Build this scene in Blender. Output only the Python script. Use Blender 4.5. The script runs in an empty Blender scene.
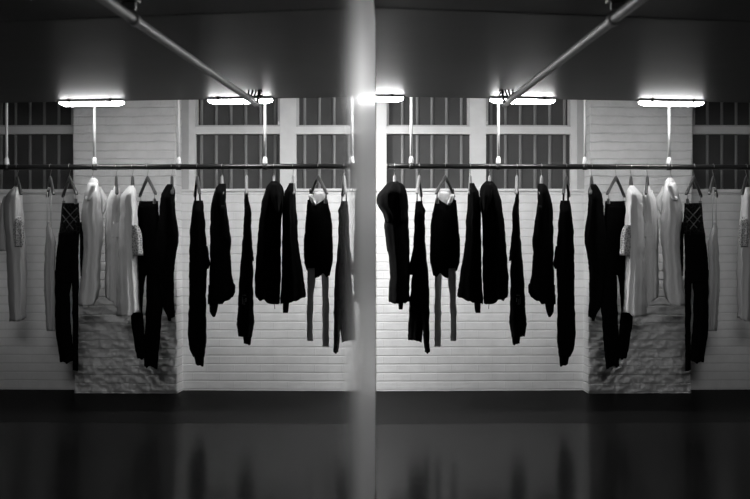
import bpy, bmesh, math, random
from mathutils import Vector, noise
random.seed(4)
C = bpy.context.scene.collection
# ---------------------------------------------------------------- measured layout
ROT = .25; F = 1083.0; VPX = 393.7; HY = 250.0          # focal length in px, vanishing point of the mirror plane, horizon
CX, CZ = 0.083, 1.085                       # camera beside the mirror (the mirror is the plane x = 0)
DW = 8.331; BETA = math.radians(2.0)          # back wall distance and its angle to the mirror
cb, sb, tb = math.cos(BETA), math.sin(BETA), math.tan(BETA)
RAIL_D = 0.863; EDGE_D = 1.03; LAMP_D = 1.09; COL_D = 0.20
def W(s, d, z):                             # wall frame -> world (s along wall, d out of the wall)
    return Vector((s*cb + d*sb, DW + s*sb - d*cb, z))
def Yat(u, d):
    a = (u-VPX)/F
    return (DW - d/cb + tb*CX)/(1 - tb*a)
def S(u, d):
    Y = Yat(u, d); X = CX + (u-VPX)/F*Y
    return X*cb + (Y-DW)*sb
def Z(v, u, d): return CZ - (v-HY)/F*Yat(u, d)
def ray(u, v, Y): return Vector((CX+(u-VPX)/F*Y, Y, CZ-(v-HY)/F*Y))
def ceil_z(x, y=0): return CZ + 1.034 - 0.0115*x

# ---------------------------------------------------------------- materials (the photograph is black and white)
def mat(name, v, rough=.6, spec=.5, metal=0, emit=0, noise_amt=0, nscale=20, bump=0, bscale=60, sheer=0, stretch=None):
    m = bpy.data.materials.new(name); m.use_nodes = True
    n = m.node_tree.nodes; l = m.node_tree.links; p = n['Principled BSDF']
    p.inputs['Base Color'].default_value = (v, v, v, 1)
    p.inputs['Roughness'].default_value = rough; p.inputs['Metallic'].default_value = metal
    p.inputs['Specular IOR Level'].default_value = spec
    if emit:
        p.inputs['Emission Color'].default_value = (1, 1, 1, 1); p.inputs['Emission Strength'].default_value = emit
    tc = n.new('ShaderNodeTexCoord'); vec = tc.outputs['Object']
    if stretch:
        mp = n.new('ShaderNodeMapping'); mp.inputs['Scale'].default_value = stretch; l.new(vec, mp.inputs[0]); vec = mp.outputs[0]
    if noise_amt:
        t = n.new('ShaderNodeTexNoise'); t.inputs['Scale'].default_value = nscale; t.inputs['Detail'].default_value = 5
        l.new(vec, t.inputs['Vector'])
        r = n.new('ShaderNodeMapRange'); r.inputs[3].default_value = v*(1-noise_amt); r.inputs[4].default_value = v*(1+noise_amt)
        r.inputs[1].default_value = .3; r.inputs[2].default_value = .7
        l.new(t.outputs[0], r.inputs[0]); l.new(r.outputs[0], p.inputs['Base Color'])
    if bump:
        t = n.new('ShaderNodeTexNoise'); t.inputs['Scale'].default_value = bscale; t.inputs['Detail'].default_value = 4
        l.new(vec, t.inputs['Vector'])
        b = n.new('ShaderNodeBump'); b.inputs['Strength'].default_value = bump; b.inputs['Distance'].default_value = .01
        l.new(t.outputs[0], b.inputs['Height']); l.new(b.outputs[0], p.inputs['Normal'])
    if sheer: p.inputs['Alpha'].default_value = 1-sheer
    return m

def brick_mat(name, v, rowh, width, bump, rough_noise, mort=.012, gap=.55):
    m = bpy.data.materials.new(name); m.use_nodes = True
    n = m.node_tree.nodes; l = m.node_tree.links; p = n['Principled BSDF']
    p.inputs['Roughness'].default_value = .5; p.inputs['Specular IOR Level'].default_value = .35
    uv = n.new('ShaderNodeUVMap'); uv.uv_map = 'UVMap'
    # wobble of the courses
    nz = n.new('ShaderNodeTexNoise'); nz.inputs['Scale'].default_value = 5; nz.inputs['Detail'].default_value = 3
    l.new(uv.outputs[0], nz.inputs['Vector'])
    sub = n.new('ShaderNodeVectorMath'); sub.operation = 'SUBTRACT'; sub.inputs[1].default_value = (.5, .5, .5)
    l.new(nz.outputs['Color'], sub.inputs[0])
    sc = n.new('ShaderNodeVectorMath'); sc.operation = 'SCALE'; sc.inputs['Scale'].default_value = .010*rough_noise
    l.new(sub.outputs[0], sc.inputs[0])
    ad = n.new('ShaderNodeVectorMath'); ad.operation = 'ADD'; l.new(uv.outputs[0], ad.inputs[0]); l.new(sc.outputs[0], ad.inputs[1])
    b = n.new('ShaderNodeTexBrick'); b.inputs['Scale'].default_value = 1
    b.inputs['Brick Width'].default_value = width; b.inputs['Row Height'].default_value = rowh
    b.inputs['Mortar Size'].default_value = mort/2; b.inputs['Mortar Smooth'].default_value = .7
    b.inputs['Color1'].default_value = (1, 1, 1, 1); b.inputs['Color2'].default_value = (.93, .93, .93, 1); b.inputs['Mortar'].default_value = (gap, gap, gap, 1)
    l.new(ad.outputs[0], b.inputs['Vector'])
    sx = n.new('ShaderNodeSeparateXYZ'); l.new(ad.outputs[0], sx.inputs[0])
    dv_ = n.new('ShaderNodeMath'); dv_.operation = 'DIVIDE'; dv_.inputs[1].default_value = rowh; l.new(sx.outputs['Y'], dv_.inputs[0])
    pp = n.new('ShaderNodeMath'); pp.operation = 'PINGPONG'; pp.inputs[1].default_value = .5; l.new(dv_.outputs[0], pp.inputs[0])
    gr = n.new('ShaderNodeMapRange'); gr.inputs[1].default_value = .02; gr.inputs[2].default_value = .12; gr.inputs[3].default_value = 1; gr.inputs[4].default_value = 0
    l.new(pp.outputs[0], gr.inputs[0])
    gm = n.new('ShaderNodeMath'); gm.operation = 'MULTIPLY_ADD'; gm.inputs[1].default_value = .16; l.new(b.outputs['Fac'], gm.inputs[0])
    g2 = n.new('ShaderNodeMath'); g2.operation = 'MULTIPLY'; g2.inputs[1].default_value = .84; l.new(gr.outputs[0], g2.inputs[0]); l.new(g2.outputs[0], gm.inputs[2])
    gmix = n.new('ShaderNodeMapRange'); gmix.inputs[3].default_value = 1; gmix.inputs[4].default_value = gap; l.new(gm.outputs[0], gmix.inputs[0])
    n2 = n.new('ShaderNodeTexNoise'); n2.inputs['Scale'].default_value = 9; n2.inputs['Detail'].default_value = 6
    l.new(uv.outputs[0], n2.inputs['Vector'])
    r = n.new('ShaderNodeMapRange'); r.inputs[1].default_value = .3; r.inputs[2].default_value = .7
    r.inputs[3].default_value = v*.92; r.inputs[4].default_value = v*1.04; l.new(n2.outputs[0], r.inputs[0])
    mul = n.new('ShaderNodeVectorMath'); mul.operation = 'SCALE'; l.new(gmix.outputs[0], mul.inputs[0]); l.new(r.outputs[0], mul.inputs['Scale'])
    l.new(mul.outputs[0], p.inputs['Base Color'])
    inv = n.new('ShaderNodeMath'); inv.operation = 'MULTIPLY_ADD'; inv.inputs[1].default_value = -1; inv.inputs[2].default_value = 1
    l.new(gm.outputs[0], inv.inputs[0])
    n3 = n.new('ShaderNodeTexNoise'); n3.inputs['Scale'].default_value = 30; n3.inputs['Detail'].default_value = 5
    l.new(uv.outputs[0], n3.inputs['Vector'])
    h = n.new('ShaderNodeMath'); h.operation = 'MULTIPLY_ADD'; h.inputs[1].default_value = .35*rough_noise
    l.new(n3.outputs[0], h.inputs[0]); l.new(inv.outputs[0], h.inputs[2])
    bp = n.new('ShaderNodeBump'); bp.inputs['Strength'].default_value = bump; bp.inputs['Distance'].default_value = .008
    l.new(h.outputs[0], bp.inputs['Height']); l.new(bp.outputs[0], p.inputs['Normal'])
    return m

M = {}
M['brick'] = brick_mat('white painted brick', .80, .0654, .21, .3, .6, .012, .84)
M['pier'] = brick_mat('rough whitewashed brick', .62, .0654, .21, .6, 2.6, .010, .9)
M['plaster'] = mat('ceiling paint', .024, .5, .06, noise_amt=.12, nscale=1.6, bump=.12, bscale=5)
M['wallpaint'] = mat('dark room wall paint', .12, .7, noise_amt=.1, nscale=3)
M['frame'] = mat('white window paint', .72, .4, noise_amt=.05, nscale=12)
M['casing'] = mat('grey casing paint', .5, .5, noise_amt=.06, nscale=8)
M['pane'] = mat('frosted dark glass', .06, .5, .3, noise_amt=.15, nscale=5)
M['bars'] = mat('glazing ribs', .25, .7, .2)
M['rail'] = mat('black steel rail', .014, .28, .6, bump=.05, bscale=40)
M['white_metal'] = mat('white enamel', .8, .35)
LAMPS = {k: mat('lit fluorescent diffuser', .8, .4, emit=k) for k in (620, 520, 90, 60, 40)}
M['black_metal'] = mat('black iron', .012, .45)
M['pipe'] = mat('grey painted pipe', .12, .5, .2, noise_amt=.1, nscale=12)
M['steel'] = mat('hook wire steel', .35, .3, metal=.9)
M['light_wood'] = mat('pale beech', .22, .45, noise_amt=.2, nscale=14, stretch=(1, 12, 12))
M['dark_wood'] = mat('dark stained wood', .055, .4, noise_amt=.3, nscale=14, stretch=(1, 12, 12))
M['black'] = mat('black cloth', .004, .95, .02, bump=.4, bscale=35, stretch=(1, 1, .25))
M['satin'] = mat('black satin', .005, .9, .04, bump=.35, bscale=22, stretch=(1, 1, .3))
M['white'] = mat('white cotton', .78, .85, .2, noise_amt=.06, nscale=8, bump=.5, bscale=22, stretch=(1, 1, .15))
M['white_b'] = mat('off white cotton', .68, .85, .2, noise_amt=.1, nscale=14, bump=.6, bscale=30, stretch=(1, 1, .12))
M['lining'] = mat('white lining', .68, .8, .2, noise_amt=.08, nscale=30)
M['grey'] = mat('grey elastic', .85, .8, .2, noise_amt=.08, nscale=30)
M['sheer'] = mat('sheer grey voile', .5, .85, .2, sheer=.35, bump=.4, bscale=22, stretch=(1, 1, .15))
M['sheer_white'] = mat('sheer white voile', .62, .85, .2, sheer=.12, bump=.5, bscale=22, stretch=(1, 1, .15))

def lace(name, lo, hi, scale):
    m = bpy.data.materials.new(name); m.use_nodes = True
    n = m.node_tree.nodes; l = m.node_tree.links; p = n['Principled BSDF']; p.inputs['Roughness'].default_value = .7
    tc = n.new('ShaderNodeTexCoord'); t = n.new('ShaderNodeTexVoronoi'); t.feature = 'DISTANCE_TO_EDGE'; t.inputs['Scale'].default_value = scale
    r = n.new('ShaderNodeMapRange'); r.inputs[1].default_value = .02; r.inputs[2].default_value = .12; r.inputs[3].default_value = hi; r.inputs[4].default_value = lo
    l.new(tc.outputs['Object'], t.inputs['Vector']); l.new(t.outputs[0], r.inputs[0]); l.new(r.outputs[0], p.inputs['Base Color'])
    return m
M['lace_black'] = lace('black lace', .003, .022, 28); M['lace_black'].node_tree.nodes['Principled BSDF'].inputs['Specular IOR Level'].default_value = .05
M['lacing'] = mat('glossy black lacing', .09, .4, .5)
M['lace_white'] = lace('white lace', .25, .7, 60)

# floor: dark sealed concrete; a duller painted border runs along the wall
def floor_mat():
    m = bpy.data.materials.new('dark polished concrete'); m.use_nodes = True
    n = m.node_tree.nodes; l = m.node_tree.links; p = n['Principled BSDF']
    uv = n.new('ShaderNodeUVMap'); uv.uv_map = 'UVMap'; sx = n.new('ShaderNodeSeparateXYZ'); l.new(uv.outputs[0], sx.inputs[0])
    st = n.new('ShaderNodeMapRange'); st.inputs[1].default_value = 1.57; st.inputs[2].default_value = 1.62   # distance from wall
    l.new(sx.outputs['Y'], st.inputs[0])
    t = n.new('ShaderNodeTexNoise'); t.inputs['Scale'].default_value = 1.4; t.inputs['Detail'].default_value = 6; l.new(uv.outputs[0], t.inputs['Vector'])
    c0 = n.new('ShaderNodeMapRange'); c0.inputs[3].default_value = .004; c0.inputs[4].default_value = .008; l.new(st.outputs[0], c0.inputs[0])
    mm = n.new('ShaderNodeMath'); mm.operation = 'MULTIPLY'; l.new(c0.outputs[0], mm.inputs[0])
    nr = n.new('ShaderNodeMapRange'); nr.inputs[1].default_value = .3; nr.inputs[2].default_value = .7; nr.inputs[3].default_value = .8; nr.inputs[4].default_value = 1.2
    l.new(t.outputs[0], nr.inputs[0]); l.new(nr.outputs[0], mm.inputs[1]); l.new(mm.outputs[0], p.inputs['Base Color'])
    rr = n.new('ShaderNodeMapRange'); rr.inputs[3].default_value = .30; rr.inputs[4].default_value = .17; l.new(st.outputs[0], rr.inputs[0])
    p.inputs['Specular IOR Level'].default_value = 0; p.inputs['Roughness'].default_value = 1
    sp = n.new('ShaderNodeMapRange'); sp.inputs[3].default_value = .06; sp.inputs[4].default_value = .11
    l.new(st.outputs[0], sp.inputs[0])
    gl = n.new('ShaderNodeBsdfGlossy'); l.new(rr.outputs[0], gl.inputs['Roughness'])
    mx = n.new('ShaderNodeMixShader'); l.new(sp.outputs[0], mx.inputs[0]); l.new(p.outputs[0], mx.inputs[1]); l.new(gl.outputs[0], mx.inputs[2])
    l.new(mx.outputs[0], n['Material Output'].inputs[0])
    t2 = n.new('ShaderNodeTexNoise'); t2.inputs['Scale'].default_value = 5; t2.inputs['Detail'].default_value = 4; l.new(uv.outputs[0], t2.inputs['Vector'])
    b = n.new('ShaderNodeBump'); b.inputs['Strength'].default_value = .08; b.inputs['Distance'].default_value = .01
    l.new(t2.outputs[0], b.inputs['Height']); l.new(b.outputs[0], p.inputs['Normal']); l.new(b.outputs[0], gl.inputs['Normal'])
    return m
M['floor'] = floor_mat()

def mirror_mat():
    m = bpy.data.materials.new('mirror glass with clouded edge'); m.use_nodes = True
    n = m.node_tree.nodes; l = m.node_tree.links; out = n['Material Output']; p = n['Principled BSDF']
    p.inputs['Base Color'].default_value = (.95, .95, .95, 1); p.inputs['Metallic'].default_value = 1; p.inputs['Roughness'].default_value = .36; p.inputs['Specular IOR Level'].default_value = 1
    g = n.new('ShaderNodeBsdfGlossy'); g.inputs['Color'].default_value = (.93, .93, .93, 1); g.inputs['Roughness'].default_value = 0
    tc = n.new('ShaderNodeTexCoord'); sx = n.new('ShaderNodeSeparateXYZ'); l.new(tc.outputs['Object'], sx.inputs[0])
    r = n.new('ShaderNodeMapRange'); r.interpolation_type = 'SMOOTHSTEP'
    r.inputs[1].default_value = 1.54; r.inputs[2].default_value = 2.85
    l.new(sx.outputs['Y'], r.inputs[0])
    mx = n.new('ShaderNodeMixShader'); l.new(r.outputs[0], mx.inputs[0]); l.new(g.outputs[0], mx.inputs[1]); l.new(p.outputs[0], mx.inputs[2])
    l.new(mx.outputs[0], out.inputs[0]); return m
M['mirror'] = mirror_mat()
M['satin_wall'] = mat('satin lacquered partition panel', .97, .36, 1, metal=1)
def brushed(m):
    n = m.node_tree.nodes; p = n['Principled BSDF']; t = n.new('ShaderNodeTangent'); t.direction_type = 'RADIAL'; t.axis = 'Z'
    m.node_tree.links.new(t.outputs[0], p.inputs['Tangent']); p.inputs['Anisotropic'].default_value = .86; p.inputs['Anisotropic Rotation'].default_value = ROT
brushed(M['satin_wall']); brushed(M['mirror'])

# ---------------------------------------------------------------- mesh helpers
def obj(name, bm, m, parent=None, smooth=False):
    bmesh.ops.recalc_face_normals(bm, faces=bm.faces[:])
    if parent is not None:
        bmesh.ops.translate(bm, verts=bm.verts[:], vec=-world_loc(parent))
    me = bpy.data.meshes.new(name); bm.to_mesh(me); bm.free()
    if smooth:
        for f in me.polygons: f.use_smooth = True
    me.materials.append(m)
    o = bpy.data.objects.new(name, me); C.objects.link(o)
    if parent is not None: o.parent = parent
    return o
def world_loc(o):
    v = Vector(o.location)
    while o.parent is not None:
        o = o.parent; v = v + Vector(o.location)
    return v
def thing(name, label, cat, loc, group=None):
    o = bpy.data.objects.new(name, None); C.objects.link(o); o.empty_display_size = .05
    o.location = loc; o['label'] = label; o['category'] = cat
    if group: o['group'] = group
    return o
def struct(o):
    o['kind'] = 'structure'; return o
def box(bm, a, b, fn=None):
    fn = fn or (lambda x, y, z: Vector((x, y, z)))
    vs = [bm.verts.new(fn(x, y, z)) for x in (a[0], b[0]) for y in (a[1], b[1]) for z in (a[2], b[2])]
    for q in ((0,1,3,2),(4,6,7,5),(0,4,5,1),(2,3,7,6),(0,2,6,4),(1,5,7,3)):
        bm.faces.new([vs[i] for i in q])
    return vs
def bevel(bm, w, seg=2):
    bmesh.ops.bevel(bm, geom=bm.edges[:], offset=w, segments=seg, affect='EDGES', profile=.6)
def tube(bm, pts, r, n=12, cap=True):
    pts = [Vector(p) for p in pts]; rs = r if isinstance(r, (list, tuple)) else [r]*len(pts)
    rings = []; up = None
    for i, p in enumerate(pts):
        t = (pts[min(i+1, len(pts)-1)] - pts[max(i-1, 0)]).normalized()
        if up is None:
            up = Vector((0, 0, 1)) if abs(t.z) < .9 else Vector((1, 0, 0))
        a = t.cross(up)
        if a.length < 1e-4: a = t.cross(Vector((0, 1, 0)))
        a.normalize(); b2 = a.cross(t).normalized(); up = b2
        rings.append([bm.verts.new(p + (a*math.cos(k*2*math.pi/n) + b2*math.sin(k*2*math.pi/n))*rs[i]) for k in range(n)])
    for i in range(len(rings)-1):
        for k in range(n):
            bm.faces.new((rings[i][k], rings[i][(k+1) % n], rings[i+1][(k+1) % n], rings[i+1][k]))
    if cap: bm.faces.new(rings[0][::-1]); bm.faces.new(rings[-1])
def uv_wall(o, fx):
    me = o.data; uv = me.uv_layers.new(name='UVMap')
    for p in me.polygons:
        for li in p.loop_indices:
            uv.data[li].uv = fx(me.vertices[me.loops[li].vertex_index].co, p.normal)

# ---------------------------------------------------------------- room shell
XL, XR, YB = -3.2, 4.6, -3.0
zs = Z(190, 480, 0)                         # sill height
TOP = 2.75
s0, s1 = -3.4, 4.8
# floor
bm = bmesh.new(); box(bm, (XL-.2, YB-.2, -.1), (XR+.2, DW+.5, 0)); o = struct(obj('floor', bm, M['floor']))
uv_wall(o, lambda c, n: (c.x, DW + c.x*tb - c.y))
for e in ():pass
# back wall
wl = S(371, 0); wc = S(692.5, COL_D)+.03; wr = S(812, 0)      # window zone limits
colL = S(590, COL_D); colR = S(692.5, COL_D)
bm = bmesh.new()
fn = lambda s, d, z: W(s, d, z)
box(bm, (s0, -.22, -.05), (s1, 0, zs), fn)
box(bm, (s0, -.22, zs), (wl, 0, TOP), fn)
box(bm, (colL+.02, -.22, zs), (colR-.005, 0, TOP), fn)
box(bm, (wr, -.22, zs), (s1, 0, TOP), fn)
o = struct(obj('wall_back', bm, M['brick']))
uv_wall(o, lambda c, n: ((c.x*cb + (c.y-DW)*sb + (c.y-DW if abs(n.x) > .5 else 0)), c.z-.008))
# pier: a rough whitewashed brick column in front of the wall
bm = bmesh.new()
nx, nz = 90, 260; zt = TOP
def pier_pt(i, j, side):
    z = zt*j/nz
    rough = .003 + .017*max(0, min(1, (.72-z)/.35))
    if z < .16: rough *= .75
    lean = .012*(1 - min(1, z/1.9))
    if side == 'f': s = colL + (colR-colL)*i/nx; d = COL_D
    elif side == 'l': s = colL; d = COL_D*i/10
    else: s = colR; d = COL_D*(1-i/10)
    p = Vector((s*15, z*34, d*12))
    q = noise.noise(p) + .6*noise.noise(p*2.3) + .35*noise.noise(p*5)
    step = .012*math.exp(-((z-.19)/.05)**2) + .010*math.exp(-((z-.56-.03*math.sin(s*9))/.03)**2)
    if side == 'f': d += rough*q + step
    edge = .010*noise.noise(Vector((z*14, 3, 0)))*max(.25, min(1, (.8-z)/.3))
    if side == 'f' and (i == 0 or i == nx): s += edge; d = COL_D
    if side != 'f': s += (edge if ((side == 'l' and i == 10) or (side == 'r' and i == 0)) else 0)
    return W(s-lean, d, z)
for side, m_ in (('l', 10), ('f', nx), ('r', 10)):
    g = [[bm.verts.new(pier_pt(i, j, side)) for i in range(m_+1)] for j in range(nz+1)]
    for j in range(nz):
        for i in range(m_):
            bm.faces.new((g[j][i], g[j][i+1], g[j+1][i+1], g[j+1][i]))
bmesh.ops.remove_doubles(bm, verts=bm.verts[:], dist=.0005)
o = struct(obj('wall_pier', bm, M['pier'], smooth=True))
uv_wall(o, lambda c, n: ((c.x*cb + (c.y-DW)*sb + (c.y-DW if abs(n.x) > .8 else 0)), c.z-.008))
# side and rear walls
bm = bmesh.new(); box(bm, (XL-.2, YB-.2, 0), (XL, DW+.4, TOP)); struct(obj('wall_left', bm, M['wallpaint']))
bm = bmesh.new(); box(bm, (XR, YB-.2, 0), (XR+.2, DW+.4, TOP)); struct(obj('wall_right', bm, M['wallpaint']))
bm = bmesh.new(); box(bm, (XL-.2, YB-.2, 0), (XR+.2, YB, TOP)); struct(obj('wall_front', bm, M['wallpaint']))
# ceiling: low slab stopping short of the wall, with a recess above rail and windows
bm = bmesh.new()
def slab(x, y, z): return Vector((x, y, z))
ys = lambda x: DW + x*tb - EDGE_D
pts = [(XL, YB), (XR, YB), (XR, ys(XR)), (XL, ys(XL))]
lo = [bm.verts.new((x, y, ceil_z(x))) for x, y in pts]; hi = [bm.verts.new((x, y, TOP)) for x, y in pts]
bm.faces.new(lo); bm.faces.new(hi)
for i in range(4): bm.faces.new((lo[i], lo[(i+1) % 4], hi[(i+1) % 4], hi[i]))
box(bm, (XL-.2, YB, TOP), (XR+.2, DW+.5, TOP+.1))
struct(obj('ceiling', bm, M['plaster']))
# shallow joint across the ceiling
bm = bmesh.new()
def cp(u, v):
    x = 0
    for _ in range(5):
        Y = F*(ceil_z(x)-CZ)/(HY-v); x = CX+(u-VPX)/F*Y
    return Vector((x, Y, ceil_z(x)))
a, b = cp(380, 8), cp(750, 22); dirn = (b-a).normalized(); a = a - dirn*.1; a.z = ceil_z(a.x); b = b + dirn*1.2; b.z = ceil_z(b.x)
pv = dirn.cross(Vector((0, 0, 1)))*.014
q = [a-pv, b-pv, b+pv, a+pv]
l1 = [bm.verts.new(p - Vector((0, 0, .002))) for p in q]; l2 = [bm.verts.new(p + Vector((0, 0, .004))) for p in q]
bm.faces.new(l1); bm.faces.new(l2)
for i in range(4): bm.faces.new((l1[i], l1[(i+1) % 4], l2[(i+1) % 4], l2[i]))
M['joint'] = mat('ceiling joint strip', .030, .6, .1)
struct(obj('trim_1', bm, M['joint']))

# ---------------------------------------------------------------- windows
def window(n, u0, u1, panes, frame_u, bars0, bars_n, step=14.65, mull=None):
    """panes: list of (uL, uR, vT, vB)"""
    D = -.055
    bm = bmesh.new()
    # frame built from bars around the panes
    ztop = TOP
    us = sorted(panes, key=lambda p: p[0])
    sL, sR = S(frame_u[0], D), S(frame_u[1], D)
    cols = sorted(set((p[0], p[1]) for p in panes if p[3] > 150))
    prev = sL
    zb = zs-.002
    for (a, b) in cols:
        box(bm, (prev, -.09, zb), (S(a, D+.02), -.02, ztop), fn); prev = S(b, D+.02)
    box(bm, (prev, -.09, zb), (sR, -.02, ztop), fn)
    for (a, b) in cols:
        box(bm, (S(a, D)-.01, -.088, Z(134.3, a, D)), (S(b, D)+.01, -.015, Z(127, a, D)), fn)     # transom
        box(bm, (S(a, D)-.01, -.088, zb), (S(b, D)+.01, -.028, zs+.012), fn)
        box(bm, (S(a, D)-.01, -.088, ztop-.12), (S(b, D)+.01, -.028, ztop), fn)
    fr = struct(obj('window_%d' % n, bm, M['frame']))
    # inner sashes of the upper lights
    for (a, b) in cols:
        bm = bmesh.new(); z0 = Z(127, a, D); sa, sb_ = S(a, D), S(b, D)
        for (x0, x1, za, zb2) in ((sa, sa+.018, z0, ztop-.12), (sb_-.018, sb_, z0, ztop-.12), (sa, sb_, z0, z0+.014)):
            box(bm, (x0-.004, -.084, za), (x1, -.036, zb2), fn)
        obj('sash', bm, M['casing'], fr)
        for (v0, z_lo, z_hi) in ((0, zs+.005, Z(134, a, D)), (1, Z(127, a, D)+.005, ztop-.115)):
            bm = bmesh.new(); box(bm, (sa-.012, -.080, z_lo-.005), (sb_+.012, -.070, z_hi+.005), fn)
            pn = obj('pane', bm, M['pane'], fr)
            bm = bmesh.new(); k = 0
            u = bars0
            while u < b-3:
                if u > a+3:
                    s_ = S(u, -.07)
                    tube(bm, [W(s_, -.071, z_lo), W(s_, -.071, z_hi)], .0125, 10)
                u += step
            obj('bars', bm, M['bars'], pn, True)
    return fr
w1 = window(1, 0, 0, [(386.5, 469.8, 134, 189), (485.8, 570.5, 134, 189)], (372, 577), 402.5-14.65, 16, 14.72)
w2 = window(2, 0, 0, [(692.0, 778, 134, 189)], (678, 811), 707.3-14.4, 8, 14.4)
# casing beside the pier
bm = bmesh.new(); box(bm, (S(577, -.02), -.09, zs-.002), (colL+.03, -.006, TOP), fn); struct(obj('trim_2', bm, M['casing']))
# sill boards
bm = bmesh.new(); box(bm, (wl, -.09, zs-.012), (colL+.02, .012, zs+.006), fn); bevel(bm, .003, 1); struct(obj('trim_3', bm, M['frame']))
bm = bmesh.new(); box(bm, (colR-.01, -.09, zs-.022), (wr, .014, zs-.004), fn); bevel(bm, .003, 1); struct(obj('trim_4', bm, M['frame']))
# window latch
bm = bmesh.new(); p0 = W(S(487.2, -.02), -.02, Z(123.5, 487, -.02))
tube(bm, [p0+Vector((0, .01, 0)), p0+Vector((0, -.015, 0))], .007, 10)
tube(bm, [p0+Vector((0, -.013, -.012)), p0+Vector((0, -.013, .016))], .005, 8)
obj('latch', bm, M['white_metal'], w1)

# ---------------------------------------------------------------- partition and mirror
PE = F*CX/(VPX-375.6); ME = 2.95
bm = bmesh.new(); box(bm, (-.10, YB, 0), (-.008, ME, ceil_z(0))); box(bm, (-.10, ME, 0), (0, PE-.014, ceil_z(0)))
struct(obj('wall_partition', bm, M['satin_wall']))
bm = bmesh.new(); box(bm, (-.104, PE-.016, 0), (.0025, PE, ceil_z(0)-.001)); struct(obj('trim_5', bm, M['black_metal']))
bm = bmesh.new(); box(bm, (-.007, -1.6, .0), (0, ME, ceil_z(0)-.003))
o = obj('wall_mirror', bm, M['mirror']); o['label'] = 'tall wall mirror reflecting the clothes rail, clouded near its edge'; o['category'] = 'mirror'

# ---------------------------------------------------------------- clothes rail
zr = Z(166.3, 400, RAIL_D)
sr0, sr1 = S(387.3, RAIL_D), S(880, RAIL_D)
RO = W((sr0+sr1)/2, RAIL_D, zr)
rail = thing('clothes_rail', 'long black clothes rail hung on white rods under the lights', 'clothes rail', RO)
bm = bmesh.new(); n = 40
pts = [W(sr0+(sr1-sr0)*i/n, RAIL_D, zr+.0008*math.sin(i*1.7)) for i in range(n+1)]
tube(bm, pts, .0185, 20); obj('rail_tube', bm, M['rail'], rail, True)
for e in (0, 1):
    s_ = sr0 if e == 0 else sr1
    bm = bmesh.new(); tube(bm, [W(s_-.004, RAIL_D, zr), W(s_+.012, RAIL_D, zr)], .020, 20)
    obj('end_cap', bm, M['black_metal'], rail, True)
for u, big in ((411.3, 1), (498.4, 1), (585, .8), (669, 1), (757, 1)):
    s_ = S(u, RAIL_D)
    bm = bmesh.new(); tube(bm, [W(s_, RAIL_D, zr+.05), W(s_, RAIL_D, TOP)], .0098*big, 12)
    pole = obj('support_rod', bm, M['white_metal'], rail, True)
    bm = bmesh.new(); tube(bm, [W(s_, RAIL_D, zr+.017), W(s_, RAIL_D, zr+.026), W(s_, RAIL_D, zr+.05), W(s_, RAIL_D, zr+.06), W(s_, RAIL_D, zr+.068)], [.0165, .0175, .016, .014, .009], 14)
    obj('socket', bm, M['white_metal'], pole, True)
    bm = bmesh.new(); tube(bm, [W(s_-.016, RAIL_D, zr), W(s_+.016, RAIL_D, zr)], .0225, 16)
    obj('clamp', bm, M['black_metal'], pole, True)

# ---------------------------------------------------------------- ceiling lights
LAMP_Y = None
def lamp_at(u, label, power):
    s_ = S(u, LAMP_D); base = W(s_, LAMP_D, 0); zt = ceil_z(base.x); base.z = zt
    t = thing('fluorescent_light', label, 'ceiling light', base, 'fluorescent lights along the ceiling edge')
    tilt = lambda s: -.0115*(s-s_)
    hl = .214
    bm = bmesh.new()
    # diffuser: a long bar whose lower edge is drawn in at both ends
    prof = [(-.026, -.015), (-.027, -.027), (-.020, -.038), (.020, -.038), (.027, -.027), (.026, -.015)]
    rings = []
    for x, k in ((-hl, 0), (-hl+.006, .35), (-hl+.024, .85), (-hl+.04, 1), (hl-.04, 1), (hl-.024, .85), (hl-.006, .35), (hl, 0)):
        ring = []
        for d, z in prof:
            zz = z if z > -.02 else -.024 + (z+.024)*k
            ring.append(bm.verts.new(W(s_+x, LAMP_D+d, zt+zz+tilt(s_+x))))
        rings.append(ring)
    for i in range(len(rings)-1):
        for k in range(6): bm.faces.new((rings[i][k], rings[i][(k+1) % 6], rings[i+1][(k+1) % 6], rings[i+1][k]))
    bm.faces.new(rings[0]); bm.faces.new(rings[-1])
    obj('diffuser', bm, LAMPS[power], t)
    bm = bmesh.new(); box(bm, (s_-hl-.004, LAMP_D-.040, zt-.0145), (s_+hl+.004, LAMP_D+.040, zt-.003), lambda s, d, z: W(s, d, z+tilt(s)))
    obj('housing', bm, M['casing'], t)
    for e in (-1, 1):
        bm = bmesh.new(); c = s_+e*.14
        tube(bm, [W(c, LAMP_D+.040, zt-.013+tilt(c)), W(c, LAMP_D+.05, zt-.010+tilt(c)), W(c, LAMP_D+.055, zt-.001+tilt(c))], [.010, .012, .008], 10)
        obj('mounting_clip', bm, M['black_metal'], t, True)
    return t
lamp_at(371, 'lit white ceiling light cut off by the partition edge', 90)
lamp_at(522.5, 'lit white ceiling light crossed by the end of the grey pipe', 60)
lamp_at(671, 'lit white ceiling light above the pale shirts and the brick pier', 40)
lamp_at(221, 'lit white ceiling light hidden behind the partition, nearer the visible room', 620)
lamp_at(71, 'lit white ceiling light hidden behind the partition, farther from the visible room', 520)

# added fill spot on the camera side, no fixture, to brighten the pale shirts
sp_ = bpy.data.lights.new('fill_spot', 'SPOT'); so = bpy.data.objects.new('fill_spot', sp_); C.objects.link(so)
so.location = (1.0, 2.2, 1.9); sp_.energy = 125; sp_.spot_size = math.radians(34); sp_.spot_blend = 1; sp_.shadow_soft_size = .4
so.rotation_euler = (Vector((2.35, 7.5, 1.15)) - Vector(so.location)).to_track_quat('-Z', 'Y').to_euler()

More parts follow.
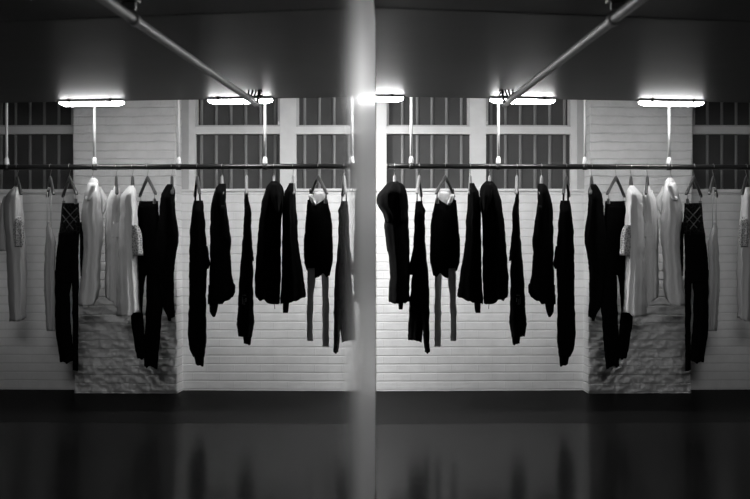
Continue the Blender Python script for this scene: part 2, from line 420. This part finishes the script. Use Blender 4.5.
# ---------------------------------------------------------------- pipe
def below(u, v, drop):
    x = 0
    for _ in range(6):
        Y = F*(ceil_z(x)-drop-CZ)/(HY-v); x = CX+(u-VPX)/F*Y
    return Vector((x, Y, ceil_z(x)-drop))
A = below(505.2, 104.0, .075); B = below(613.5, 19.5, .068)
dv = (B-A).normalized(); E = B + dv*4.5
pr = thing('ceiling_pipe', 'grey painted pipe running slantwise beneath the dark ceiling', 'pipe', (A+B)/2)
bm = bmesh.new(); tube(bm, [A+(E-A)*i/20 for i in range(21)], .0205, 20); obj('pipe_tube', bm, M['pipe'], pr, True)
bm = bmesh.new(); tube(bm, [A-dv*.012, A-dv*.008, A+dv*.016, A+dv*.02], [.018, .0235, .0235, .0215], 20); obj('end_cap', bm, M['pipe'], pr, True)
bm = bmesh.new(); tube(bm, [B-dv*.028, B-dv*.02, B+dv*.02, B+dv*.028], [.0215, .0275, .0275, .0215], 20); obj('coupling', bm, M['pipe'], pr, True)
# black bracket above the coupling
G = below(618, 9, .045)
bm = bmesh.new(); top = Vector((G.x, G.y, ceil_z(G.x)))
box(bm, (G.x-.045, G.y-.03, top.z-.018), (G.x+.045, G.y+.03, top.z-.001))
box(bm, (G.x-.03, G.y-.014, top.z-.05), (G.x+.028, G.y+.014, top.z-.017)); bevel(bm, .004, 2)
obj('ceiling_bracket', bm, M['black_metal'], pr)
# hooked clamp by the end of the pipe
K = below(503, 97, .045)
bm = bmesh.new()
kt = Vector((K.x, K.y-.02, 0))
def arc(cx, cz, r, a0, a1, y, n=12): return [Vector((cx+r*math.cos(math.radians(a0+(a1-a0)*i/n)), y, cz+r*math.sin(math.radians(a0+(a1-a0)*i/n)))) for i in range(n+1)]
kY = K.y
P_ = lambda u, v: ray(u, v, kY)
def pl(pts, r): tube(bm, [P_(*p) for p in pts], r, 8)
pl([(508.4, 81.5), (508.6, 88.5)], .006)                       # drop rod
pl([(499.5, 92), (500, 90.3), (503, 89.8), (506, 88.6), (511, 88.0), (512.6, 89.3), (513, 93.5), (511.8, 95.5), (509.8, 95.2), (509, 92.5), (508.5, 89.5)], .0058)
pl([(502.6, 90), (502.8, 95), (503.8, 100), (504.6, 102.5)], .0085)
pl([(502.2, 93), (500, 93), (499.2, 94.6), (499.8, 96), (502.4, 96.2)], .0058)
pl([(505.6, 88.8), (505.9, 93.5), (507.4, 95.2)], .005)
pl([(502.8, 95.8), (508, 96.3), (512, 96.4)], .005)
obj('hooked_clamp', bm, M['black_metal'], pr, True)

# ---------------------------------------------------------------- hangers
def hanger_proto(name, wood, clips=False):
    root = bpy.data.objects.new(name, None); C.objects.link(root); root.empty_display_size = .05
    bm = bmesh.new()
    # shaped wooden arms, thick at the middle and drooping to rounded ends
    n = 22; rings = []
    for i in range(n+1):
        t = -1+2*i/n; a = abs(t)
        x = .205*t; z = -.078 - .120*(a**1.12) ; h = .019 - .009*a; w = (.0105 if a < .75 else .0105+.004*(a-.75)/.25)
        if a > .97: h *= .6; w *= .7
        rings.append([bm.verts.new((x, w*math.cos(q*math.pi/4+.39), z+h*math.sin(q*math.pi/4+.39))) for q in range(8)])
    for i in range(n):
        for k in range(8): bm.faces.new((rings[i][k], rings[i][(k+1) % 8], rings[i+1][(k+1) % 8], rings[i+1][k]))
    bm.faces.new(rings[0]); bm.faces.new(rings[-1])
    body = obj('wooden_arms', bm, wood, root, True)
    bm = bmesh.new()
    pts = [Vector((.0225*math.cos(math.radians(a)), 0, .0225*math.sin(math.radians(a)))) for a in range(-20, 200, 14)]
    pts = [Vector((0, 0, -.075)), Vector((0, 0, -.052)), Vector((.010, 0, -.036)), Vector((.020, 0, -.022))] + pts
    # hook lies across the rail
    pts = [Vector((p.x, p.y, p.z)) for p in pts]
    tube(bm, pts, .0019, 8); obj('hook', bm, M['steel'], root, True)
    if clips:
        for e in (-1, 1):
            bm = bmesh.new(); x = e*.175
            tube(bm, [(x, 0, -.185), (x, 0, -.232)], .002, 6)
            box(bm, (x-.013, -.008, -.262), (x+.013, .008, -.228)); obj('clip', bm, M['steel'], root)
    return root
def copy_tree(o, parent=None):
    c = o.copy(); C.objects.link(c); c.parent = parent
    for ch in [x for x in bpy.data.objects if x.parent == o]:
        copy_tree(ch, c)
    return c
protos = {'light': hanger_proto('coat_hanger', M['light_wood']), 'dark': hanger_proto('coat_hanger', M['dark_wood']),
          'clip': hanger_proto('trouser_hanger', M['dark_wood'], True), 'grey': hanger_proto('coat_hanger', M['dark_wood'])}
used = set()
def hang(u, kind, ang, label):
    """ang = angle between the hanger and the line of sight"""
    Y = Yat(u, RAIL_D); X = CX+(u-VPX)/F*Y
    th = math.atan2(Y, X-CX) - ang
    if kind in used:
        src = protos[kind]; o = copy_tree(src)
    else: o = protos[kind]; used.add(kind)
    o.location = (X, Y, zr); o.rotation_euler = (0, 0, th)
    o['label'] = label; o['category'] = 'clothes hanger'; o['group'] = 'wooden hangers on the rail'
    # hook turned so that it straddles the rail
    for ch in [x for x in bpy.data.objects if x.parent == o]:
        if ch.name.startswith('hook'): ch.rotation_euler = (0, 0, -th + math.pi/2 + BETA)
    return o

# ---------------------------------------------------------------- garments
def interp(rows, v):
    if v <= rows[0][0]: return rows[0][1], rows[0][2]
    for a, b in zip(rows, rows[1:]):
        if v <= b[0]:
            t = (v-a[0])/(b[0]-a[0]); return a[1]+(b[1]-a[1])*t, a[2]+(b[2]-a[2])*t
    return rows[-1][1], rows[-1][2]
def lin(pl_, u):
    if u <= pl_[0][0]: return pl_[0][1]
    for a, b in zip(pl_, pl_[1:]):
        if u <= b[0]: return a[1]+(b[1]-a[1])*((u-a[0])/max(1e-6, b[0]-a[0]))
    return pl_[-1][1]
def loft(bm, rows, Y0, b, k=0.0, hem=None, neck=None, fold=(9, .012), n=44, dv=2.5, shoulder=13, ph=0.0, minb=.32):
    """A hanging hollow cloth body. rows: (height, left, right) outline; b: half depth (m); k: turn of the
    garment away from the viewer (depth change per lateral metre)."""
    if b >= .14:
        b = .225; k *= .6; shoulder = 8; minb = .5
    fold = (fold[0], fold[1]*.6)
    T, B_ = rows[0][0], rows[-1][0]; m_ = max(4, int((B_-T)/dv)); rings = []
    for i in range(m_+1):
        q = i/m_; v = T+(B_-T)*q; uL, uR = interp(rows, v); uc = (uL+uR)/2; hs = (uR-uL)/2 + (.6 if b >= .09 else .2)
        sh = min(1, (v-T)/shoulder) if shoulder else 1
        bb = b*(minb + (1-minb)*(sh**.85))
        fa = fold[1]*min(1, .15+(v-T)/40)
        ring = []
        for j in range(n):
            t = 2*math.pi*j/n; c, s = math.cos(t), math.sin(t)
            # superellipse makes cloth hang flatter than a tube
            cc = math.copysign(abs(c)**.85, c); ss = math.copysign(abs(s)**.8, s)
            u = uc + hs*cc
            wv = math.sin(fold[0]*t + ph + .018*(v-T)) + .5*math.sin(fold[0]*1.7*t - .03*(v-T) + 2*ph) 
            wv += 1.2*noise.noise(Vector((cc*3+ph, ss*2, v*.035)))
            Y = Y0 + bb*ss + k*(hs*cc)/F*Y0 + fa*wv*(.35+.65*abs(s))
            u += hs*.03*wv*abs(s) + .75*noise.noise(Vector((c*1.5+ph*3, v*.11, 1.7+ph))) + .4*noise.noise(Vector((c*2+ph, v*.35, 4)))
            vv = v
            if hem: vv += (lin(hem, u)-B_ + 1.3*noise.noise(Vector((u*.45, ph*2, 0))))*q**3
            if neck: vv += (lin(neck, u)-T)*(1-q)**5
            ring.append(bm.verts.new(ray(u, vv, Y)))
        rings.append(ring)
    for i in range(m_):
        for j in range(n):
            bm.faces.new((rings[i][j], rings[i][(j+1) % n], rings[i+1][(j+1) % n], rings[i+1][j]))
    for ring, up in ((rings[0], -.004), (rings[-1], .03)):       # turned-in neck and hollow hem
        c = sum((x.co for x in ring), Vector())/n
        inner = [bm.verts.new(c + (x.co-c)*.86 + Vector((0, 0, up*.3))) for x in ring]
        in2 = [bm.verts.new(c + (x.co-c)*.8 + Vector((0, 0, up))) for x in ring]
        for j in range(n):
            bm.faces.new((ring[j], ring[(j+1) % n], inner[(j+1) % n], inner[j]))
            bm.faces.new((inner[j], inner[(j+1) % n], in2[(j+1) % n], in2[j]))
        bm.faces.new(in2)
def garment(name, label, cat, u, hem_v, off=0.0):
    Y = Yat(u, RAIL_D)+off
    return thing(name, label, cat, ray(u, hem_v, Y), 'clothes hanging on the rail'), Y
def part(root, name, m, rows, Y, b, **kw):
    bm = bmesh.new(); loft(bm, rows, Y, b, **kw); return obj(name, bm, m, root, True)
def strap(root, pts, Y, w=.006, th=.0025, m=None, name='strap', dy=0):
    bm = bmesh.new(); P = [ray(u, v, Y+dy*i) for i, (u, v) in enumerate(pts)]
    tube(bm, P, w, 8); return obj(name, bm, m or M['black'], root, True)

# G1 draped black coat nearest the partition
hang(394.6, 'light', .025, 'pale wooden hanger nearest the partition, holding the black draped coat')
g, Y = garment('draped_coat', 'black coat with a draped hood hanging nearest the partition', 'coat', 396, 303)
part(g, 'body', M['black'], [(185,390,401),(190,387,405.5),(197,385,407),(207,385,407.8),(218,385.8,408.2),(226,384.3,408.3),(231,384.6,408.4),(238,386,408.5),(248,387.5,408.8),(258,389.2,409),(268,390,409),(276,390.4,409),(284,389.5,409),(292,389,409),(299,389,409),(303,389.3,408.5)], Y, .15, k=.4,
     hem=[(389,302),(396,304),(404,303.5),(408,302)], ph=.4)
part(g, 'hood', M['satin'], [(181.5,392,397.5),(184,387.5,402),(187,384.5,404.5),(191,381,406),(195,377.4,406.8),(200,376.8,407.3),(205,377.5,407.3),(209,380.5,407.3),(213,383.5,407),(222,386.2,405)], Y-.15, .09, fold=(5,.022), ph=2, shoulder=10)
part(g, 'sleeve', M['black'], [(270,397,404),(290,397.8,403.8),(303,398.6,403.2),(307,399,403),(309.5,399.4,402.2)], Y-.02, .05, fold=(4,.004))
# G2 narrow black strappy dress
hang(419.3, 'light', .07, 'pale wooden hanger holding the narrow black jumpsuit beside the draped coat')
g, Y = garment('jumpsuit', 'narrow black strappy jumpsuit with a small clasp, uneven legs', 'jumpsuit', 419, 345)
part(g, 'body', M['black'], [(201,416.5,421.5),(205,416,422),(209,415.8,424),(211,415.5,424.8),(214,415.3,424),(226,414.8,424.6),(240,414.6,425),(248,414.4,425.3),(260,413.6,426.5),(275,413,427.8),(292,411,428.6),(300,410.3,429),(312,409.5,429)], Y, .09, k=.5, ph=1)
part(g, 'leg', M['black'], [(300,410.2,424),(312,409.4,423.6),(322,408.6,423.2),(331,408,422.8),(336,408.2,421.8),(341,408.4,421.4)], Y+.03, .06, hem=[(408,340),(415,340.5),(421.5,342.3)], shoulder=0, fold=(6,.008))
part(g, 'leg', M['black'], [(300,420,429),(325,422.8,429.2),(343,424,429.1),(345,424.2,429.3),(353,425,429.8)], Y-.04, .05, hem=[(424,352),(427,353.5),(430,352)], shoulder=0, fold=(5,.006))
part(g, 'sleeve', M['satin'], [(226,414.5,417),(250,413.4,416),(262,410.5,414.5),(268,409.3,413.8),(275,410,412.8)], Y-.08, .03, fold=(4,.004), shoulder=4)
strap(g, [(419,184),(417.2,194),(417,204)], Y, .004); strap(g, [(419.8,184),(421.2,194),(421.5,204)], Y-.03, .004)
bm = bmesh.new(); tube(bm, [ray(415.4+1.2*math.cos(a*.7), 249.8+2*math.sin(a*.7), Y-.09) for a in range(10)], .0018, 6); obj('clasp', bm, M['steel'], g, True)
# G3 corset top with garters
hang(445.2, 'clip', .31, 'dark wooden hanger turned towards the room, holding the suspender top')
g, Y = garment('corset_top', 'black corset top with a white cup and two hanging grey suspenders', 'top', 445, 277)
part(g, 'body', M['black'], [(203,435.6,455.8),(207,434.6,456.5),(215,432.4,457.6),(226,430.8,458.6),(240,430.2,459.4),(248,430,460),(258,430.1,460),(266,430.4,459.8),(270,431.3,458.5),(273.5,433,457)], Y-.01, .055, k=1.4,
     hem=[(431,269),(433.5,276),(437,277),(440,272.5),(444,277.5),(448,278),(451,274),(455,272.5),(458,269)], neck=[(435.5,198.5),(438,198.5),(442,202.5),(447,207),(451,204.5),(453,198.5),(455.8,200)], ph=3, fold=(7,.008), shoulder=8)
strap(g, [(438,187.5),(437.3,193),(437,202)], Y, .0045); strap(g, [(453.2,189),(453.7,195),(454,203)], Y, .0045)
part(g, 'cup', M['lining'], [(191.5,441,449),(194,438.8,452),(198,438,453),(202,439.5,452.5),(207,443,451),(210,445,449.5)], Y+.05, .025, k=1.0, fold=(5,.012), shoulder=5)
part(g, 'bow', M['lining'], [(194,451,454.5),(198,449.5,454),(202,448,452),(205,447.5,450)], Y-.03, .012, fold=(4,.004), shoulder=3)
part(g, 'suspender', M['grey'], [(268,435.2,442),(285,435,441.4),(310,434.7,440.9),(346.8,434.8,440.5)], Y+.01, .012, fold=(3,.002), shoulder=0)
part(g, 'suspender', M['grey'], [(268,448,456),(280,448.2,455.8),(290,449.2,455.9),(300,450.2,456),(325,451,456.3),(341,450.6,455.8)], Y-.02, .012, fold=(3,.002), shoulder=0)
# G4 jacket
hang(470.4, 'light', .025, 'pale wooden hanger holding the flared black jacket right of the suspender top')
g, Y = garment('flared_jacket', 'black jacket flaring to a slanted hem, right of the suspender top', 'jacket', 470, 300)
part(g, 'body', M['black'], [(183,469,473.5),(187,468.6,475.5),(192,468.4,478),(200,468.2,479.5),(212,467.3,480),(226,466.2,480.3),(241,466,480.8),(244,464.9,481),(255,463.6,481),(270,461.5,481),(285,459.4,481.6),(292,458.6,482.2),(297,457.9,482.6),(300,457.8,482.6)], Y, .14, k=.3,
     hem=[(457.8,296.5),(464,299.3),(472,302.5),(483,304)], ph=5)
part(g, 'sleeve', M['black'], [(285,473.5,481),(300,474.3,480.8),(309,475.3,480.4),(313,476,479.8)], Y, .04, fold=(4,.004), shoulder=0)
# G5 coat with rounded shoulder
hang(489.6, 'light', .025, 'pale wooden hanger holding the broad rounded black coat')
g, Y = garment('rounded_coat', 'broad black coat with rounded shoulders and ragged hem, touching the flared jacket', 'coat', 493, 300)
part(g, 'body', M['black'], [(181,486.5,491.5),(184,483,494),(187,481,496),(192,480.3,498.3),(200,480,500.5),(207,481,501.6),(214,482.5,502.4),(226,483,504),(240,483,505.2),(255,483.2,506.3),(268,483,507.2),(280,483.2,507.9),(292,484,507.8),(300,484.5,507)], Y, .15, k=-.3,
     hem=[(484,303.5),(487,304.5),(493,304),(497,301.5),(499,298.8),(501,300.5),(504,300.2),(507.5,297)], ph=1.5)
part(g, 'lapel', M['satin'], [(183,484,492),(188,481.5,493),(194,480.6,492.5),(202,479.3,491),(209,480.2,488),(213,482,486)], Y-.20, .05, fold=(4,.02), ph=3)
strap(g, [(489.5,302),(488.8,306),(488.6,309)], Y, .002, name='tie')
# G6 narrow piece
hang(516.8, 'light', .02, 'pale wooden hanger seen exactly edge on, holding the thin black dress')
g, Y = garment('thin_dress', 'thin black dress seen edge on with a faint printed tag', 'dress', 517, 340)
part(g, 'body', M['black'], [(190.5,516.2,518.2),(196,515.9,518.6),(201,515,518.5),(207,513.6,518.3),(213,513,518.5),(226,512.9,519.2),(240,512.2,520.2),(255,511.8,521.3),(270,511.2,522.6),(285,511.2,523.7),(300,510.8,524.6),(318,510.1,525.4),(325,510.5,525.6),(334,511.8,524.8),(337,512.2,524.6)], Y, .15, k=.2, ph=2,
     hem=[(511,337),(519,337),(525,336.5)])
part(g, 'leg', M['black'], [(325,511,521),(336,512.2,520),(344,512.9,519.3)], Y-.02, .05, hem=[(512,345),(519,343.8)], fold=(4,.004), shoulder=0)
part(g, 'sleeve', M['satin'], [(205,514,517),(225,512.8,516),(245,511,514.6),(256,509.8,513),(261,509.2,512)], Y-.21, .03, fold=(4,.004), shoulder=6)
bm = bmesh.new()
for i, (du, dv_, w_, h_) in enumerate(((0,0,3.6,.5),(0,3,.5,4),(1.9,4,.5,5),(3.4,2,.5,7),(1,9,2.2,.5))):
    a = ray(516.6+du, 295+dv_, Y-.235); b2 = ray(516.6+du+w_, 295+dv_+h_, Y-.235)
    box(bm, (a.x, Y-.24, b2.z), (b2.x, Y-.225, a.z))
obj('printed_mark', bm, M['pane'], g)
# G7 short jacket
hang(541.4, 'light', .03, 'pale wooden hanger holding the short black jacket near the right of the double window')
g, Y = garment('short_jacket', 'black jacket with a stepped ragged hem ending in a point', 'jacket', 544, 302)
part(g, 'body', M['black'], [(183.5,538.6,543.5),(186,538.2,546),(190,538,548.3),(197,538,550.3),(206,537.8,551.6),(214,536.6,552.4),(226,534.8,553),(238,533,553),(246,533,553),(252,533.9,553),(262,533.2,553.2),(275,532,553.4),(284,530.8,554),(290,528.3,554.8),(297,529,555)], Y, .15, k=.4,
     hem=[(528,292),(531,297),(534.5,299.8),(540,301.5),(541.5,304),(545,304),(555,304.5)], ph=.9)
part(g, 'sleeve', M['black'], [(285,543,555),(300,544.6,555),(306,545.8,554),(312,547,553.2),(317,548.4,550.3)], Y-.02, .05, fold=(4,.005), shoulder=0)
part(g, 'panel', M['satin'], [(205,538,543),(220,537.4,541),(240,536.4,540)], Y-.215, .02, fold=(4,.004), shoulder=4)
# G8 slip dress on double straps
hang(566.2, 'dark', .10, 'dark wooden hanger holding the long black slip dress left of the brick pier')
g, Y = garment('long_dress', 'long black slip dress on two straps, left of the brick pier', 'dress', 566, 357)
part(g, 'body', M['black'], [(200.5,561.3,568.8),(206,560.5,570),(213,559.8,571.2),(226,558.6,572.9),(240,557.6,573.3),(256,556.8,573.6),(275,557.2,573.8),(292,557.8,574),(310,557.8,574.2),(325,557.6,575),(338,557.7,574.9),(345,557.9,574),(352,558.8,572.4),(357,559.8,570)], Y, .12, k=.3, ph=.2, shoulder=10)
part(g, 'lining', M['black'], [(345,558.8,570),(357,559.3,569),(360,559.6,568.4),(366,560.2,567.6)], Y, .06, hem=[(560,366.5),(568,364.8)], fold=(5,.005), shoulder=0)
part(g, 'tie', M['black'], [(246,556,559),(258,554.4,557.6),(264,553.4,557.4),(269,555,557.6)], Y-.06, .015, fold=(3,.003), shoulder=4)
strap(g, [(564.6,186),(563.8,192),(563.4,202)], Y, .0065); strap(g, [(567.4,185),(568,192),(568,202)], Y-.05, .0065)
# G9 black jacket
hang(591.6, 'grey', .04, 'dark wooden hanger holding the black blazer at the left edge of the brick pier')
g, Y = garment('long_blazer', 'long black blazer hanging left of the black trousers, one sleeve lower', 'blazer', 594, 312, -.05)
part(g, 'body', M['black'], [(184,591.5,595.5),(187,589.8,597.5),(190,588.8,599.5),(194,588.8,601.8),(200,589.3,602.6),(212,587.8,603.5),(226,585.9,605),(235,584.3,606),(242,584.8,606),(252,587.2,606),(262,589.2,606),(275,590,605.5),(290,590,605),(300,589.4,603.5),(308,588.7,600.5),(312,588.6,599)], Y-.03, .13, k=.5, hem=[(588.5,316.5),(592,318.5),(597,313.5),(601,309)], ph=4)
part(g, 'sleeve', M['black'], [(290,590,600),(308,590.5,598),(315,591.5,596),(321,592.2,594.8)], Y-.12, .035, fold=(4,.004), shoulder=0)
bm = bmesh.new(); tube(bm, [ray(604, 209, Y-.09), ray(604.2, 211.5, Y-.1)], .004, 8); obj('button', bm, M['white_metal'], g, True)
# G10 trousers
def hang_clip(u, ang, label): return hang(u, 'clip', ang, label)
hang_clip(616, .29, 'dark wooden clip hanger holding the plain black trousers')
g, Y = garment('black_trousers', 'plain black trousers clipped by the waistband in front of the pier', 'trousers', 616, 365)
part(g, 'waistband', M['satin'], [(201,605.2,624.4),(206,605,625)], Y, .045, k=1.2, fold=(5,.003), shoulder=0)
part(g, 'seat', M['black'], [(205.5,605.2,625),(215,604.6,626),(226,604,627.2),(240,603,628),(255,602,628.5),(268,601.2,628.8),(275,601,629)], Y, .06, k=.9, fold=(7,.010), shoulder=0, ph=1)
part(g, 'leg', M['black'], [(268,600.8,616.8),(280,600.6,617),(292,600.6,617.3),(310,601.3,617.4),(330,602.8,618.2),(350,604.6,618.8),(366,606.4,619.2)], Y-.03, .065, k=.5, hem=[(606,369.5),(609,368.5),(613.5,365.5),(617,367.5),(619,366)], shoulder=0, fold=(6,.009))
part(g, 'leg', M['black'], [(268,617,629),(280,618.8,631),(292,620.3,632.6),(305,621.2,633),(318,620.8,632.4),(335,619.2,630.6),(350,618,628.3),(358,617.5,626.9)], Y+.05, .055, k=.5, hem=[(618,360),(620,358),(621.5,360.5),(624,358.5),(627,358)], shoulder=0, fold=(6,.008), ph=2)
# G11 white shirt with lace cuff
hang(631, 'dark', .05, 'dark wooden hanger holding the long white shirt beside the black trousers')
g, Y = garment('white_shirt', 'long white shirt with a lace cuff overlapping the black trousers', 'shirt', 633, 315, -.06)
part(g, 'body', M['white'], [(185.5,629.6,633),(188,628.6,635.5),(191,627.6,638.6),(195,627.2,642),(200,627,643.5),(212,626.6,644),(226,626.6,644.5),(245,626.8,645),(265,626,645.4),(285,624.6,645.6),(300,623.8,645.6),(314,623.4,645.4)], Y, .16, k=.75, hem=[(623,312.3),(630.5,312.6),(631.5,316),(645.5,316.3)], fold=(11,.016), ph=.6)
part(g, 'sleeve', M['white_b'], [(190,628,635),(200,627,636),(215,625.8,635),(228,624.5,633)], Y-.14, .045, fold=(5,.008), ph=1, shoulder=8)
part(g, 'lace_cuff', M['lace_white'], [(225,625.5,631),(229,622.2,632),(236,621,632),(241,620.8,631.6),(249,620.6,631),(255.5,619.9,631)], Y-.20, .04, fold=(5,.006), shoulder=0)
# G12 second white shirt
hang(647.3, 'grey', .04, 'dark wooden hanger holding the ribbed white shirt, second pale garment from the trousers')
g, Y = garment('ribbed_shirt', 'ribbed white shirt between the lace cuff shirt and the collared coat', 'shirt', 649, 304, .06)
part(g, 'body', M['white_b'], [(185.5,645.4,648.2),(189,644.6,650),(195,643.8,652.6),(201,643,654.2),(210,642.5,656.2),(226,642,657.8),(240,642,658),(260,642.4,657.8),(280,643,658),(292,643.4,658.2),(304,644,658.2)], Y, .15, k=.3, hem=[(644,309),(647,307.5),(651,301.5),(655,299.5),(658,297)], fold=(13,.014), ph=2.2)
part(g, 'sleeve', M['white'], [(190,647,652.6),(200,649,655.6),(215,651,657.2),(232,652,657.4),(250,652.6,657)], Y-.13, .04, fold=(5,.006), ph=1, shoulder=8)
part(g, 'pocket', M['white_b'], [(222,644.6,650.4),(238,644.4,650.6)], Y-.212, .01, fold=(3,.001), shoulder=0)
# G13 white coat with collar
hang(671, 'light', .04, 'pale wooden hanger holding the collared white coat')
g, Y = garment('white_coat', 'white coat with a stand collar, hanging beneath the right-hand light', 'coat', 672, 304)
part(g, 'body', M['white'], [(182.5,666,674.5),(187,664.8,676.5),(193,664,678),(200,662.8,679.2),(208,662.4,680.8),(216,661.8,681.6),(226,660.9,681.4),(236,661,680),(248,662.2,679.4),(260,663.4,680),(275,664,681.6),(292,663.8,684),(303,666.5,685)], Y, .15, k=.5, hem=[(663,297),(667,299.5),(670,304.5),(676,306),(685,305.5)], fold=(11,.016), ph=3.3)
part(g, 'collar', M['lining'], [(177.8,668.4,671.8),(179.2,666.6,673.3),(181.5,665.2,674.6),(184,664.6,675.3),(186.5,665,676)], Y-.03, .07, fold=(3,.004), shoulder=5, minb=.5)
part(g, 'lapel', M['lining'], [(184,667,671),(188,667.4,672.6),(192,669.2,674),(197,671.5,676),(201,673.6,677.6)], Y-.225, .012, fold=(3,.002), shoulder=0)
part(g, 'sleeve', M['white_b'], [(186,662.8,667.6),(192,660.2,667),(198,656.4,665),(203,655.2,664.4),(208,657.4,663.6),(214,660.6,663.4)], Y+.06, .05, fold=(5,.010), ph=1, shoulder=6)
part(g, 'sleeve', M['white_b'], [(188,672,677),(200,676,680.4),(215,678,682.6),(226,678.6,682.4)], Y+.10, .04, fold=(4,.006), shoulder=6)
# G14 black lace trousers
hang_clip(694, .25, 'dark wooden clip hanger holding the lace-topped black trousers')
g, Y = garment('lace_trousers', 'black trousers with crossed lace front, right of the white coat', 'trousers', 694, 365)
part(g, 'lace_top', M['lace_black'], [(203,684.4,701.4),(208,684.2,702),(216,683.8,702.8),(226,683.5,703.6),(234,684,704.6)], Y, .05, k=1.0, fold=(5,.004), shoulder=0)
part(g, 'seat', M['black'], [(233,684.2,704.6),(245,684.8,706),(255,685.2,707.2),(265,685.2,708.2),(275,685,709),(283,684.8,709.4)], Y, .055, k=.8, fold=(7,.008), shoulder=0)
part(g, 'leg', M['black'], [(270,685,692.4),(292,684.6,691.2),(310,685.5,690.8),(318,684.9,690.7),(330,685.2,690.2),(350,685.4,690.6),(371,685.2,690.3)], Y-.05, .06, hem=[(685,371),(690.5,370.6)], shoulder=0, fold=(5,.005))
part(g, 'leg', M['black'], [(270,691,709),(280,692.2,709.4),(292,693.4,709.4),(310,693.7,708.7),(325,693,708.4),(335,692,707.4),(345,691.2,705.9),(355,691,704.4),(361.5,691,703.6)], Y+.04, .06, k=.5, hem=[(691,360.5),(694.5,362),(697,364.3),(699,362),(703.5,362.5)], shoulder=0, fold=(6,.008))
part(g, 'belt_end', M['black'], [(222,680.6,684.4),(235,679.4,683.2),(250,679.6,683.2),(265,680.4,683.4),(276,681,682.8)], Y-.06, .015, fold=(3,.002), shoulder=0)
for a, b2 in (((686,208),(700,222)), ((700,207),(687,222)), ((686,216),(697,228)), ((701,215),(690,229))):
    bm = bmesh.new(); tube(bm, [ray(a[0], a[1], Y-.075+ (a[0]-694)/F*Y), ray((a[0]+b2[0])/2, (a[1]+b2[1])/2, Y-.078), ray(b2[0], b2[1], Y-.075+(b2[0]-694)/F*Y)], .003, 6)
    obj('lacing', bm, M['lacing'], g, True)
# G15 sheer slip
hang(713.2, 'dark', .12, 'dark wooden hanger holding the sheer grey slip')
g, Y = garment('sheer_slip', 'sheer grey slip with long thin straps, right of the lace-topped trousers', 'slip', 714, 331)
part(g, 'body', M['sheer'], [(222,713,716.4),(230,711.6,717),(240,709.2,717.8),(243,707.8,718),(255,709,718.6),(270,709.4,719),(290,709,719),(310,708.6,718),(331,709,716.4)], Y, .12, k=.4, fold=(9,.012), ph=1, shoulder=14)
strap(g, [(711.9,191),(712.4,205),(712.8,226)], Y-.06, .0032, m=M['sheer_white']); strap(g, [(715.6,192),(716.2,205),(716.2,226)], Y-.12, .0032, m=M['sheer_white'])
bm = bmesh.new(); a = ray(713.4, 188.5, Y-.06)
tube(bm, [a+Vector((-.012, 0, -.012)), a+Vector((-.006, 0, .0)), a+Vector((.008, 0, .002)), a+Vector((.016, 0, -.010))], [.006, .009, .009, .006], 10); obj('pad', bm, M['lining'], g, True)
# G16 sheer white blouse at the frame edge
hang(746.3, 'dark', .14, 'dark wooden hanger at the right edge of the photo')
g, Y = garment('sheer_blouse', 'sheer pale blouse with a ruffled pocket at the right edge of the photo', 'blouse', 749, 320)
part(g, 'body', M['sheer_white'], [(187,744.5,749.5),(191,742.4,753.5),(196,741.6,757.5),(204,741.2,759.6),(215,740.6,760),(226,740,759),(240,738.4,757.6),(255,737.6,756.4),(275,737.6,755.6),(300,737.8,754.6),(319,738,753.4)], Y, .14, k=.5, hem=[(738,318),(746,321.5),(754,321)], fold=(9,.014), ph=2)
part(g, 'ruffle', M['lace_white'], [(217,742,747),(221,739.6,749),(230,738.8,749.6),(240,738.8,749),(247,741,748)], Y-.215, .03, fold=(7,.010), shoulder=4)
part(g, 'sleeve', M['sheer_white'], [(196,755,759.6),(206,757,763),(225,758.4,765),(240,757,765),(251,756,764)], Y, .05, fold=(5,.006), shoulder=6)

# ---------------------------------------------------------------- camera and view
cam = bpy.data.cameras.new('camera'); co = bpy.data.objects.new('camera', cam); C.objects.link(co)
co.location = (CX, 0, CZ); co.rotation_euler = (math.pi/2, 0, 0)
cam.sensor_fit = 'HORIZONTAL'; cam.sensor_width = 36; cam.lens = 36*F/750
cam.shift_x = -(VPX-375)/750; cam.shift_y = (HY-249.5)/750
cam.clip_start = .02
cam.dof.use_dof = True; cam.dof.focus_distance = 7.5; cam.dof.aperture_fstop = 2.0
bpy.context.scene.camera = co
w = bpy.data.worlds.new('world'); bpy.context.scene.world = w; w.use_nodes = True
w.node_tree.nodes['Background'].inputs[0].default_value = (0, 0, 0, 1); w.node_tree.nodes['Background'].inputs[1].default_value = 0
vs = bpy.context.scene.view_settings
vs.view_transform = 'Standard'; vs.look = 'None'; vs.gamma = 1; vs.use_curve_mapping = False; vs.exposure = .5
